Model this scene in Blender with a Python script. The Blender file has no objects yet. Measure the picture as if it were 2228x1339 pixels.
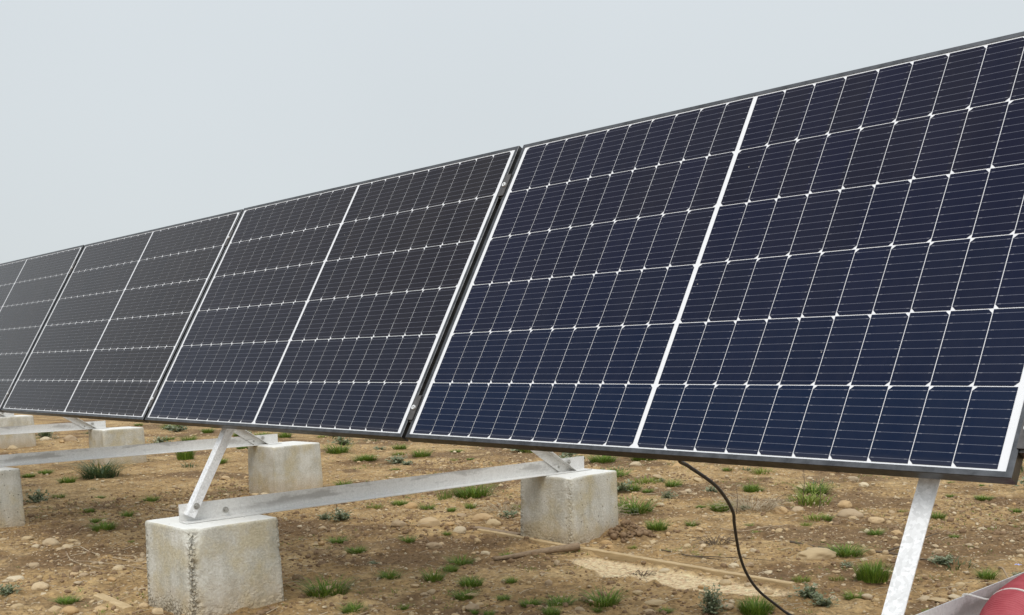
import bpy, math, random
import numpy as np
from mathutils import Matrix, Vector
random.seed(7)
S = bpy.context.scene
COL = S.collection

# ---------------------------------------------------------------- camera, sky, sun, exposure
cd = bpy.data.cameras.new('camera'); cam = bpy.data.objects.new('camera', cd); COL.objects.link(cam)
cam.matrix_world = Matrix(((0.693588, -0.0728883, 0.7166749, 2.497899),
                           (0.7200398, 0.1003482, -0.6866388, -1.905788),
                           (-0.0218691, 0.992279, 0.1220828, 0.23669),
                           (0, 0, 0, 1)))
cd.sensor_width = 36; cd.sensor_fit = 'HORIZONTAL'; cd.lens = 37.1002
cd.shift_x = -0.01247; cd.shift_y = 0.17249      # the photograph is a crop of a larger frame
cd.clip_start = 0.02; cd.clip_end = 6000
S.camera = cam

SUN_EL, SUN_AZ = math.radians(58), math.radians(138)   # azimuth from +Y, clockwise
w = bpy.data.worlds.new('World'); S.world = w; w.use_nodes = True
nt = w.node_tree; nt.nodes.clear()
def wn(t, **k):
    n = nt.nodes.new(t)
    for a, b in k.items(): setattr(n, a, b)
    return n
sky = wn('ShaderNodeTexSky', sky_type='NISHITA', sun_disc=False, sun_elevation=SUN_EL, sun_rotation=SUN_AZ,
         air_density=1.0, dust_density=4.0, ozone_density=1.0)
tc = wn('ShaderNodeTexCoord'); sep = wn('ShaderNodeSeparateXYZ'); ramp = wn('ShaderNodeValToRGB')
nt.links.new(tc.outputs['Generated'], sep.inputs[0]); nt.links.new(sep.outputs['Z'], ramp.inputs[0])
cr = ramp.color_ramp
cr.elements[0].position = 0.0; cr.elements[0].color = (6.75, 7.2, 7.35, 1)
cr.elements[1].position = 1.0; cr.elements[1].color = (7.9, 8.4, 9.1, 1)
e = cr.elements.new(0.28); e.color = (7.15, 7.68, 7.98, 1)
e = cr.elements.new(0.5); e.color = (7.7, 8.18, 8.7, 1)
nz = wn('ShaderNodeTexNoise'); nz.inputs['Scale'].default_value = 1.6; nz.inputs['Detail'].default_value = 3
nt.links.new(tc.outputs['Generated'], nz.inputs['Vector'])
mr = wn('ShaderNodeMapRange'); mr.inputs[1].default_value = .3; mr.inputs[2].default_value = .7
mr.inputs[3].default_value = .97; mr.inputs[4].default_value = 1.03
nt.links.new(nz.outputs[0], mr.inputs[0])
mul = wn('ShaderNodeVectorMath', operation='SCALE')
nt.links.new(ramp.outputs[0], mul.inputs[0]); nt.links.new(mr.outputs[0], mul.inputs['Scale'])
# the overcast is brighter in the half of the sky where the sun stands behind the cloud
dotn = wn('ShaderNodeVectorMath', operation='DOT_PRODUCT'); nt.links.new(tc.outputs['Generated'], dotn.inputs[0])
dotn.inputs[1].default_value = (math.sin(SUN_AZ)*math.cos(SUN_EL), math.cos(SUN_AZ)*math.cos(SUN_EL), math.sin(SUN_EL))
gl = wn('ShaderNodeMapRange', interpolation_type='SMOOTHSTEP'); gl.inputs[1].default_value = .25; gl.inputs[2].default_value = 1.05
gl.inputs[3].default_value = 1.0; gl.inputs[4].default_value = 2.0
nt.links.new(dotn.outputs['Value'], gl.inputs[0])
mul2 = wn('ShaderNodeVectorMath', operation='SCALE'); nt.links.new(mul.outputs[0], mul2.inputs[0]); nt.links.new(gl.outputs[0], mul2.inputs['Scale'])
mul = mul2
mx = wn('ShaderNodeMixRGB'); mx.inputs[0].default_value = 0.93      # thin high cloud over the blue
bg = wn('ShaderNodeBackground'); bg.inputs[1].default_value = 0.1
out = wn('ShaderNodeOutputWorld')
nt.links.new(sky.outputs[0], mx.inputs[1]); nt.links.new(mul.outputs[0], mx.inputs[2])
nt.links.new(mx.outputs[0], bg.inputs[0]); nt.links.new(bg.outputs[0], out.inputs[0])

sd = bpy.data.lights.new('sun', 'SUN'); sun = bpy.data.objects.new('sun', sd); COL.objects.link(sun)
sd.energy = 1.3; sd.angle = math.radians(28); sd.color = (1, .95, .87)
sdir = Vector((math.sin(SUN_AZ)*math.cos(SUN_EL), math.cos(SUN_AZ)*math.cos(SUN_EL), math.sin(SUN_EL)))
sun.rotation_euler = (-sdir).to_track_quat('-Z', 'Y').to_euler()
S.view_settings.view_transform = 'Standard'; S.view_settings.look = 'None'
S.view_settings.exposure = 0.0; S.view_settings.gamma = 1
S.render.engine = 'CYCLES'

# ---------------------------------------------------------------- helpers
def tag(o, label=None, cat=None, group=None, kind=None):
    if label: o['label'] = label
    if cat: o['category'] = cat
    if group: o['group'] = group
    if kind: o['kind'] = kind
    return o
def empty(name, loc=(0, 0, 0), rot=(0, 0, 0)):
    o = bpy.data.objects.new(name, None); COL.objects.link(o); o.empty_display_size = .1
    o.location = loc; o.rotation_euler = rot
    return o
def mesh(name, V, F, mats, smooth=False, mi=None):
    me = bpy.data.meshes.new(name); V = np.asarray(V, dtype=np.float32)
    me.vertices.add(len(V)); me.vertices.foreach_set('co', V.ravel())
    if isinstance(F, np.ndarray):
        n, k = F.shape; flat = F.ravel(); st = np.arange(n)*k; tot = np.full(n, k)
    else:
        tot = np.array([len(f) for f in F]); flat = np.array([i for f in F for i in f])
        st = np.concatenate([[0], np.cumsum(tot)[:-1]]); n = len(F)
    me.loops.add(len(flat)); me.loops.foreach_set('vertex_index', flat.astype(np.int32))
    me.polygons.add(n); me.polygons.foreach_set('loop_start', st.astype(np.int32))
    me.polygons.foreach_set('loop_total', tot.astype(np.int32))
    if mi is not None: me.polygons.foreach_set('material_index', np.asarray(mi, dtype=np.int32))
    me.polygons.foreach_set('use_smooth', np.full(n, smooth))
    me.update(calc_edges=True); me.validate()
    for m in (mats if isinstance(mats, (list, tuple)) else [mats]): me.materials.append(m)
    return me
def obj(name, me, parent=None, loc=None, rot=None):
    o = bpy.data.objects.new(name, me); COL.objects.link(o)
    if parent: o.parent = parent
    if loc is not None: o.location = loc
    if rot is not None: o.rotation_euler = rot
    return o
class MB:
    def __init__(s): s.V = []; s.F = []
    def add(s, V, F):
        b = len(s.V); s.V += [tuple(v) for v in V]; s.F += [tuple(i+b for i in f) for f in F]
    def box(s, a, b):
        x0, y0, z0 = a; x1, y1, z1 = b
        s.add([(x0,y0,z0),(x1,y0,z0),(x1,y1,z0),(x0,y1,z0),(x0,y0,z1),(x1,y0,z1),(x1,y1,z1),(x0,y1,z1)],
              [(0,3,2,1),(4,5,6,7),(0,1,5,4),(1,2,6,5),(2,3,7,6),(3,0,4,7)])
    def tube(s, pts, r, n=8, cap=True, r2=None):
        pts = [Vector(p) for p in pts]; N = len(pts); rings = []; up = Vector((0.13, .31, .94)).normalized()
        V = []; F = []
        for i, p in enumerate(pts):
            t = (pts[min(i+1, N-1)]-pts[max(i-1, 0)]).normalized()
            a = t.cross(up)
            if a.length < .05: a = t.cross(Vector((1, 0, 0)))
            a.normalize(); b = t.cross(a).normalized(); up = -b if False else b*-1
            up = a.cross(t).normalized()
            rr = (r[i] if isinstance(r, (list, tuple)) else (r if r2 is None else r+(r2-r)*i/(N-1)))
            for k in range(n):
                q = 2*math.pi*k/n; V.append(p+a*math.cos(q)*rr+up*math.sin(q)*rr)
        for i in range(N-1):
            for k in range(n):
                F.append((i*n+k, i*n+(k+1) % n, (i+1)*n+(k+1) % n, (i+1)*n+k))
        if cap: F.append(tuple(range(n))[::-1]); F.append(tuple((N-1)*n+k for k in range(n)))
        s.add(V, F)
    def cyl(s, c, axis, r, h, n=12):
        c = Vector(c); axis = Vector(axis).normalized(); s.tube([c, c+axis*h], r, n)
    def bar(s, prof, p0, p1, xa):
        # open profile (list of closed loop points (a,b)) swept from p0 to p1; a along xa, b along (dir x xa)
        p0 = Vector(p0); p1 = Vector(p1); d = (p1-p0).normalized(); xa = Vector(xa).normalized(); ya = xa.cross(d).normalized()
        n = len(prof); V = [p+xa*a+ya*b for p in (p0, p1) for a, b in prof]
        F = [(i, (i+1) % n, n+(i+1) % n, n+i) for i in range(n)]
        F += [tuple(range(n))[::-1], tuple(range(n, 2*n))]
        s.add(V, F)
    def build(s, name, mat, parent=None, smooth=False, loc=None, rot=None):
        me = mesh(name, s.V, s.F, mat, smooth); o = obj(name, me, parent, loc, rot); return o
    def mesh(s, name, mat, smooth=False): return mesh(name, s.V, s.F, mat, smooth)
def autosmooth(me, ang=35):
    me.shade_smooth() if hasattr(me, 'shade_smooth') else None
    me.set_sharp_from_angle(angle=math.radians(ang))

# numpy value noise
def _h(ix, iy, iz, seed):
    n = (ix*374761393 + iy*668265263 + iz*2147483647 + seed*1274126177) & 0xFFFFFFFF
    n = ((n ^ (n >> 13))*1274126177) & 0xFFFFFFFF; n = (n ^ (n >> 16)) & 0xFFFF
    return n/65535.0
def vnoise(P, seed=0):
    P = np.asarray(P, dtype=np.float64)+1000.0; I = np.floor(P).astype(np.int64); f = P-I; f = f*f*(3-2*f)
    r = 0
    for dx in (0, 1):
        for dy in (0, 1):
            for dz in (0, 1):
                wgt = (f[:, 0] if dx else 1-f[:, 0])*(f[:, 1] if dy else 1-f[:, 1])*(f[:, 2] if dz else 1-f[:, 2])
                r = r+wgt*_h(I[:, 0]+dx, I[:, 1]+dy, I[:, 2]+dz, seed)
    return r*2-1
def fbm(P, oct=4, seed=0, gain=.5):
    P = np.asarray(P, dtype=np.float64); a = 1; r = 0; t = 0
    for i in range(oct): r = r+a*vnoise(P*(2**i)+i*17.3, seed+i); t += a; a *= gain
    return r/t

# material nodes
class NT:
    def __init__(s, name):
        s.m = bpy.data.materials.new(name); s.m.use_nodes = True; s.t = s.m.node_tree; s.t.nodes.clear()
        s.o = s.n('ShaderNodeOutputMaterial'); s.p = s.n('ShaderNodeBsdfPrincipled'); s.l(s.p.outputs[0], s.o.inputs[0])
        s.tc = s.n('ShaderNodeTexCoord')
    def n(s, t, **k):
        n = s.t.nodes.new(t)
        for a, b in k.items(): setattr(n, a, b)
        return n
    def l(s, a, b): s.t.links.new(a, b)
    def set(s, node, sock, v):
        i = node.inputs[sock]
        if hasattr(v, 'links') or isinstance(v, bpy.types.NodeSocket): s.l(v, i)
        else: i.default_value = v
    def P(s, **k):
        for a, v in k.items(): s.set(s.p, a.replace('_', ' '), v)
    def noise(s, scale, detail=4, rough=.55, vec=None, dist=0, col=False):
        n = s.n('ShaderNodeTexNoise'); n.inputs['Scale'].default_value = scale; n.inputs['Detail'].default_value = detail
        n.inputs['Roughness'].default_value = rough; n.inputs['Distortion'].default_value = dist
        s.l(vec if vec is not None else s.tc.outputs['Object'], n.inputs['Vector'])
        return n.outputs['Color' if col else 'Fac']
    def vor(s, scale, vec=None, feature='F1', out='Distance', rnd=1):
        n = s.n('ShaderNodeTexVoronoi', feature=feature); n.inputs['Scale'].default_value = scale; n.inputs['Randomness'].default_value = rnd
        s.l(vec if vec is not None else s.tc.outputs['Object'], n.inputs['Vector'])
        return n.outputs[out]
    def ramp(s, fac, stops):
        n = s.n('ShaderNodeValToRGB'); c = n.color_ramp
        while len(c.elements) > 1: c.elements.remove(c.elements[-1])
        for i, (p, v) in enumerate(stops):
            e = c.elements[0] if i == 0 else c.elements.new(p)
            e.position = p; e.color = (v, v, v, 1) if not isinstance(v, tuple) else (*v, 1)
        s.l(fac, n.inputs[0]); return n.outputs[0]
    def mix(s, f, a, b, mode='MIX'):
        n = s.n('ShaderNodeMixRGB', blend_type=mode)
        for i, v in enumerate((f, a, b)):
            if isinstance(v, bpy.types.NodeSocket): s.l(v, n.inputs[i])
            elif isinstance(v, tuple): n.inputs[i].default_value = (*v, 1)
            else: n.inputs[i].default_value = v
        return n.outputs[0]
    def m_(s, op, a, b=None, c=None):
        n = s.n('ShaderNodeMath', operation=op)
        for i, v in enumerate((a, b, c)):
            if v is None: continue
            if isinstance(v, bpy.types.NodeSocket): s.l(v, n.inputs[i])
            else: n.inputs[i].default_value = v
        return n.outputs[0]
    def bump(s, h, dist=.005, st=1.0, nrm=None):
        n = s.n('ShaderNodeBump'); n.inputs['Distance'].default_value = dist; n.inputs['Strength'].default_value = st
        s.l(h, n.inputs['Height'])
        if nrm is not None: s.l(nrm, n.inputs['Normal'])
        return n.outputs[0]
    def vec(s, scale=(1, 1, 1), src=None):
        n = s.n('ShaderNodeMapping'); n.inputs['Scale'].default_value = scale
        s.l(src if src is not None else s.tc.outputs['Object'], n.inputs[0]); return n.outputs[0]
    def sep(s, v=None):
        n = s.n('ShaderNodeSeparateXYZ'); s.l(v if v is not None else s.tc.outputs['Object'], n.inputs[0]); return n.outputs
    def attr(s, name):
        n = s.n('ShaderNodeAttribute', attribute_name=name); return n.outputs
    def rnd(s): return s.n('ShaderNodeObjectInfo').outputs['Random']

# ---------------------------------------------------------------- materials
def mat_ground():
    t = NT('dry_soil'); g = t.tc.outputs['Object']
    big = t.noise(1.3, 5, .65); mid = t.noise(5, 5, .6); fine = t.noise(38, 6, .7); vf = t.noise(170, 4, .7)
    c = t.ramp(big, [(.3, (.21, .132, .058)), (.5, (.335, .226, .105)), (.7, (.46, .335, .17))])
    c2 = t.ramp(mid, [(.32, (.14, .085, .038)), (.52, (.35, .238, .112)), (.70, (.53, .395, .21))])
    c = t.mix(.55, c, c2)
    c = t.mix(t.ramp(t.attr('sand')['Fac'], [(0, 0.0), (1, 1.0)]), c, t.mix(fine, (.56, .42, .235), (.74, .59, .38)))
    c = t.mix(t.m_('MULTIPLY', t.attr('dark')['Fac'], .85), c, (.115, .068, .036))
    c = t.mix(.7, c, t.ramp(fine, [(.32, (.20, .185, .165)), (.5, (.52, .5, .48)), (.68, (.84, .81, .77))]), 'OVERLAY')
    # small pale chips and dark crumbs lying in the soil
    pn = t.n('ShaderNodeTexVoronoi'); pn.inputs['Scale'].default_value = 62; t.l(g, pn.inputs['Vector'])
    chip = t.m_('MULTIPLY', t.m_('LESS_THAN', pn.outputs['Distance'], .33), t.m_('GREATER_THAN', t.sep(pn.outputs['Color'])[0], .80))
    c = t.mix(t.m_('MULTIPLY', chip, .8), c, (.48, .38, .26))
    dn = t.n('ShaderNodeTexVoronoi'); dn.inputs['Scale'].default_value = 85; t.l(g, dn.inputs['Vector'])
    crumb = t.m_('MULTIPLY', t.m_('LESS_THAN', dn.outputs['Distance'], .4), t.m_('GREATER_THAN', t.sep(dn.outputs['Color'])[1], .78))
    c = t.mix(t.m_('MULTIPLY', crumb, .55), c, (.09, .055, .032))
    h = t.m_('ADD', t.m_('MULTIPLY', fine, .9), t.m_('MULTIPLY', vf, .35))
    h = t.m_('ADD', h, t.m_('MULTIPLY', chip, .25)); h = t.m_('ADD', h, t.m_('MULTIPLY', crumb, .3))
    t.P(Base_Color=c, Roughness=.95, Normal=t.bump(h, .012, .9)); t.p.inputs['Specular IOR Level'].default_value = .2
    return t.m
def mat_concrete():
    t = NT('cast_concrete'); z = t.sep()[2]
    r = t.n('ShaderNodeObjectInfo'); add = t.n('ShaderNodeVectorMath', operation='ADD')
    cmb = t.n('ShaderNodeCombineXYZ')
    for i in range(3): t.l(t.m_('MULTIPLY', r.outputs['Random'], 13.7*(i+1)), cmb.inputs[i])
    t.l(t.tc.outputs['Object'], add.inputs[0]); t.l(cmb.outputs[0], add.inputs[1]); v = add.outputs[0]
    big = t.noise(5, 5, .6, v); mid = t.noise(16, 6, .65, v); fine = t.noise(110, 5, .7, v)
    st = t.noise(9, 5, .6, t.vec((1.6, 1.6, .35), v))
    c = t.ramp(big, [(.3, (.40, .38, .315)), (.5, (.54, .52, .45)), (.68, (.70, .69, .635))])
    c = t.mix(.5, c, t.ramp(st, [(.35, (.40, .38, .31)), (.6, (.64, .62, .55))]))
    ye = t.m_('MULTIPLY', t.ramp(t.noise(7, 4, .6, v), [(.46, 0.0), (.62, 1.0)]), .65)
    c = t.mix(ye, c, (.50, .43, .27))
    # soil splashed up the foot of the block
    foot = t.m_('SUBTRACT', t.ramp(t.m_('ADD', t.m_('MULTIPLY', z, -1.0), t.m_('MULTIPLY', mid, .16)), [(.27, 0.0), (.43, 1.0)]), 0.0)
    c = t.mix(t.m_('MULTIPLY', foot, .65), c, (.42, .30, .16))
    c = t.mix(.5, c, t.ramp(fine, [(.3, .3), (.5, .5), (.7, .72)]), 'OVERLAY')
    # upward faces painted paler, standing in for bright sky light on the top
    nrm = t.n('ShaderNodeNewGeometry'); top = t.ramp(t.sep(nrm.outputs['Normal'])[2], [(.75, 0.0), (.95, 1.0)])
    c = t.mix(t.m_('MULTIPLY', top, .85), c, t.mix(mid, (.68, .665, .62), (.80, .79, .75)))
    pv = t.n('ShaderNodeTexVoronoi'); pv.inputs['Scale'].default_value = 34; t.l(v, pv.inputs['Vector'])
    pit = t.m_('MULTIPLY', t.m_('LESS_THAN', pv.outputs['Distance'], .12), t.m_('GREATER_THAN', t.sep(pv.outputs['Color'])[0], .72))
    c = t.mix(t.m_('MULTIPLY', pit, .75), c, (.13, .115, .09))
    rg = t.attr('crumble')['Fac']; agg = t.n('ShaderNodeTexVoronoi'); agg.inputs['Scale'].default_value = 80; t.l(v, agg.inputs['Vector'])
    hollow = t.m_('MULTIPLY', t.m_('MULTIPLY', t.ramp(agg.outputs['Distance'], [(.42, 0.0), (.62, 1.0)]), t.ramp(fine, [(.4, .3), (.6, 1.0)])), rg)
    c = t.mix(t.m_('MULTIPLY', hollow, .38), c, (.20, .165, .115))
    c = t.mix(t.m_('MULTIPLY', rg, t.m_('MULTIPLY', .45, t.m_('SUBTRACT', 1.0, hollow))), c, (.58, .53, .41))
    h = t.m_('SUBTRACT', t.m_('ADD', t.m_('MULTIPLY', fine, .6), t.m_('MULTIPLY', mid, .5)), t.m_('ADD', t.m_('MULTIPLY', pit, 1.2), t.m_('MULTIPLY', hollow, 2.2)))
    t.P(Base_Color=c, Roughness=.9, Normal=t.bump(h, .006, 1.0)); t.p.inputs['Specular IOR Level'].default_value = .25
    return t.m
def mat_galv(name, a, b, stain=.5, metal=.45):
    t = NT(name)
    sp = t.vor(160, out='Color'); n = t.noise(3.2, 5, .6, t.vec((6, .8, 6))); m = t.noise(25, 5, .7)
    c = t.mix(t.sep(sp)[0], a, b)
    c = t.mix(.3, c, t.ramp(m, [(.3, .35), (.7, .65)]), 'OVERLAY')
    s = t.m_('MULTIPLY', t.ramp(t.m_('ADD', t.m_('MULTIPLY', n, .8), t.m_('MULTIPLY', m, .25)), [(.54, 0.0), (.62, 1.0)]), stain)
    z = t.sep()[2]
    up = t.ramp(t.m_('ADD', t.m_('MULTIPLY', z, 10.0), t.m_('MULTIPLY', t.noise(4, 3, .5, t.vec((1, 1, 1))), .55)), [(.45, .12), (.62, 1.0)])
    s = t.m_('MULTIPLY', s, up)
    c = t.mix(s, c, (.22, .20, .175))
    t.P(Base_Color=c, Metallic=metal, Roughness=t.m_('ADD', .42, t.m_('MULTIPLY', m, .25)), Normal=t.bump(m, .0008, .5))
    return t.m
def mat_frame():
    t = NT('anodised_frame'); n = t.noise(7, 6, .7, t.vec((3, 3, 3))); f = t.noise(120, 4, .7, t.vec((.3, 1, 1)))
    c = t.ramp(n, [(.35, (.065, .066, .068)), (.65, (.135, .136, .139))])
    t.P(Base_Color=c, Metallic=1.0, Roughness=t.ramp(f, [(.3, .3), (.7, .5)]), Normal=t.bump(f, .0004, .35))
    return t.m
def mat_backsheet():
    t = NT('white_backsheet'); n = t.noise(30, 5, .7)
    t.P(Base_Color=t.mix(n, (.78, .78, .79), (.71, .71, .71)), Roughness=.5, Coat_Weight=1.0, Coat_Roughness=.12, Coat_IOR=1.3)
    return t.m
def mat_cell():
    t = NT('silicon_cells'); x, y, _ = t.sep()
    pitch = .168; yl = t.m_('MODULO', t.m_('SUBTRACT', y, .016), pitch)            # height inside a row
    row = t.m_('FLOOR', t.m_('DIVIDE', t.m_('SUBTRACT', y, .016), pitch))
    wp = .166/9
    dw = t.m_('ABSOLUTE', t.m_('SUBTRACT', t.m_('MODULO', yl, wp), wp/2))
    wire = t.m_('LESS_THAN', dw, .0005)
    # distance to the nearer long edge of the half cell
    right = t.m_('GREATER_THAN', x, .8775)
    xs = t.m_('SUBTRACT', x, t.m_('MULTIPLY', right, .8565)); cw = .08445
    xl = t.m_('MODULO', t.m_('SUBTRACT', xs, .027), cw)
    col = t.m_('FLOOR', t.m_('DIVIDE', t.m_('SUBTRACT', x, .027), cw))
    de = t.m_('MINIMUM', xl, t.m_('SUBTRACT', .0833, xl))
    pad = t.m_('MULTIPLY', t.m_('LESS_THAN', t.m_('ABSOLUTE', t.m_('SUBTRACT', de, .0075)), .0028), t.m_('LESS_THAN', dw, .0009))
    wn_ = t.n('ShaderNodeTexWhiteNoise', noise_dimensions='3D'); cmb = t.n('ShaderNodeCombineXYZ')
    t.l(col, cmb.inputs[0]); t.l(row, cmb.inputs[1]); t.l(t.rnd(), cmb.inputs[2]); t.l(cmb.outputs[0], wn_.inputs[0])
    base = t.mix(wn_.outputs[0], (.0016, .0028, .0190), (.0028, .0034, .0150))
    low = t.ramp(t.m_('DIVIDE', row, 5.0), [(0, 1.0), (.2, .62), (.4, .36), (.6, .15), (.8, 0.0)])
    oc = t.sep(t.n('ShaderNodeObjectInfo').outputs['Color'])     # tint set per module: warm grey share, blue share of its low rows
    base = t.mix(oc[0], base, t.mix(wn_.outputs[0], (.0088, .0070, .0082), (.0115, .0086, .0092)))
    base = t.mix(t.m_('MULTIPLY', t.m_('MULTIPLY', low, .75), oc[1]), base, (.0008, .0100, .036))
    base = t.mix(t.m_('MULTIPLY', wire, .42), base, (.26, .27, .33))
    base = t.mix(t.m_('MULTIPLY', pad, .16), base, (.6, .6, .62))
    # thin film of dust dried on the glass, with a few specks
    d = t.m_('ADD', t.m_('MULTIPLY', t.noise(3, 6, .65, t.vec((1, .7, 1))), .65), t.m_('MULTIPLY', t.noise(9, 4, .6, t.vec((4, .35, 1))), .35)); d2 = t.noise(60, 3, .7)
    dust = t.m_('MULTIPLY', t.ramp(t.m_('ADD', t.m_('MULTIPLY', d, .8), t.m_('MULTIPLY', d2, .2)), [(.38, .15), (.62, 1.0)]), .017)
    base = t.mix(dust, base, (.42, .37, .32))
    edge = t.m_('MULTIPLY', t.ramp(t.m_('ADD', t.m_('MULTIPLY', y, 18.0), t.m_('MULTIPLY', d, .5)), [(.5, 1.0), (.85, 0.0)]), .05)
    base = t.mix(edge, base, (.45, .38, .30))
    sv = t.n('ShaderNodeTexVoronoi'); sv.inputs['Scale'].default_value = 30; t.l(t.tc.outputs['Object'], sv.inputs['Vector'])
    speck = t.m_('MULTIPLY', t.m_('LESS_THAN', sv.outputs['Distance'], .045), t.m_('GREATER_THAN', t.sep(sv.outputs['Color'])[0], .93))
    base = t.mix(t.m_('MULTIPLY', speck, .7), base, (.5, .46, .4))
    t.P(Base_Color=base, Roughness=.45, Coat_Weight=1.0, Coat_Roughness=t.m_('ADD', .07, t.m_('MULTIPLY', d, .09)), Coat_IOR=1.2, Sheen_Weight=.10, Sheen_Roughness=.25, Sheen_Tint=(.80, .74, .68, 1))
    t.p.inputs['Specular IOR Level'].default_value = 0.0
    return t.m
def mat_simple(name, a, b, scale=20, rough=.6, bd=.002, metal=0, bs=.6, vec=(1, 1, 1), spec=.4, rnd=0):
    t = NT(name); n = t.noise(scale, 5, .65, t.vec(vec))
    f = n if not rnd else t.m_('ADD', t.m_('MULTIPLY', n, 1-rnd), t.m_('MULTIPLY', t.rnd(), rnd))
    t.P(Base_Color=t.mix(t.ramp(f, [(.25, 0.0), (.75, 1.0)]), a, b), Roughness=rough, Metallic=metal, Normal=t.bump(n, bd, bs))
    t.p.inputs['Specular IOR Level'].default_value = spec
    return t.m
def mat_leaf(name, a, b, dry=(.30, .27, .10)):
    t = NT(name); r = t.attr('tint')['Fac']
    c = t.mix(r, a, b); c = t.mix(t.ramp(r, [(.93, 0.0), (.97, 1.0)]), c, dry)
    t.P(Base_Color=c, Roughness=.55); t.p.inputs['Specular IOR Level'].default_value = .3
    tr = t.n('ShaderNodeBsdfTranslucent'); t.l(t.mix(.3, c, (.2, .3, .05)), tr.inputs[0])
    ms = t.n('ShaderNodeMixShader'); ms.inputs[0].default_value = .25
    t.l(t.p.outputs[0], ms.inputs[1]); t.l(tr.outputs[0], ms.inputs[2]); t.l(ms.outputs[0], t.o.inputs[0])
    return t.m
def mat_stone(name='river_stone', attr=False):
    t = NT(name); n = t.noise(30, 5, .65); m = t.noise(160, 4, .7)
    r = t.attr('tint')['Fac'] if attr else t.rnd()
    c = t.ramp(r, [(0, (.42, .30, .16)), (.2, (.50, .385, .225)), (.4, (.36, .265, .165)), (.55, (.56, .44, .275)), (.7, (.46, .30, .14)), (.85, (.45, .36, .24)), (1, (.62, .52, .35))])
    c = t.mix(.5, c, t.ramp(n, [(.3, .33), (.7, .66)]), 'OVERLAY')
    nrm = t.n('ShaderNodeNewGeometry')
    c = t.mix(t.m_('MULTIPLY', t.ramp(n, [(.5, 0.0), (.65, 1.0)]), .45), c, (.27, .18, .105))
    t.P(Base_Color=c, Roughness=.85, Normal=t.bump(m, .002, .6)); t.p.inputs['Specular IOR Level'].default_value = .25
    return t.m
M_GROUND = mat_ground(); M_CONC = mat_concrete()
M_BEAM = mat_galv('weathered_galvanised_steel', (.64, .63, .60), (.74, .73, .70), .5, .25)
M_RAIL = mat_galv('bright_galvanised_steel', (.68, .68, .67), (.88, .88, .875), .08, .25)
M_FRAME = mat_frame(); M_BACK = mat_backsheet(); M_CELL = mat_cell()
M_BOLT = mat_simple('zinc_bolt', (.35, .34, .32), (.55, .54, .5), 80, .4, .0003, .8)
M_RING = mat_simple('bright_washer', (.75, .75, .74), (.82, .82, .8), 80, .35, .0002, .3)
M_CLAMP = mat_simple('dark_clamp_metal', (.07, .065, .06), (.14, .13, .125), 60, .5, .0004, .6)
M_PURLIN = mat_simple('dark_purlin_metal', (.05, .047, .045), (.09, .085, .08), 30, .6, .0005, .5)
M_CABLE = mat_simple('black_cable_rubber', (.018, .017, .018), (.05, .047, .045), 60, .55, .0003)
M_RED = mat_simple('red_conduit_plastic', (.38, .045, .062), (.50, .10, .115), 25, .62, .0004, vec=(1, 1, 1), spec=.5)
M_STRING = mat_simple('white_string', (.72, .68, .62), (.82, .8, .76), 200, .8, .0002)
M_BOARD = mat_simple('weathered_pine', (.36, .25, .12), (.58, .44, .25), 14, .85, .002, vec=(.6, 6, 6))
M_STICK = mat_simple('weathered_branch', (.17, .115, .07), (.33, .24, .15), 30, .9, .004, vec=(4, 1, 4))
M_TWIG = mat_simple('dry_twig', (.30, .215, .13), (.48, .38, .26), 30, .9, .001, rnd=.6)
M_DTWIG = mat_simple('dark_twig', (.07, .05, .035), (.16, .12, .08), 30, .9, .001)
M_STRAW = mat_simple('dry_straw', (.33, .26, .17), (.52, .44, .31), 9, .9, .0005)
M_CLOD = mat_simple('soil_clod', (.15, .092, .05), (.29, .20, .12), 26, .95, .004, bs=.9, spec=.15)
M_STONE = mat_stone(); M_GRAVEL = mat_stone('gravel_chip', True)
M_GRASS = mat_leaf('fresh_grass', (.055, .115, .010), (.20, .29, .035))
M_GRASSY = mat_leaf('yellowish_grass', (.13, .18, .025), (.27, .30, .06))
M_GRASSB = mat_leaf('bluish_grass', (.045, .085, .04), (.10, .14, .07))
M_WEED = mat_leaf('greyish_weed_leaf', (.15, .185, .10), (.33, .36, .24), (.16, .13, .07))
M_FLOWER = mat_simple('pale_blue_petal', (.35, .40, .75), (.5, .55, .85), 30, .6, .0005)
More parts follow.
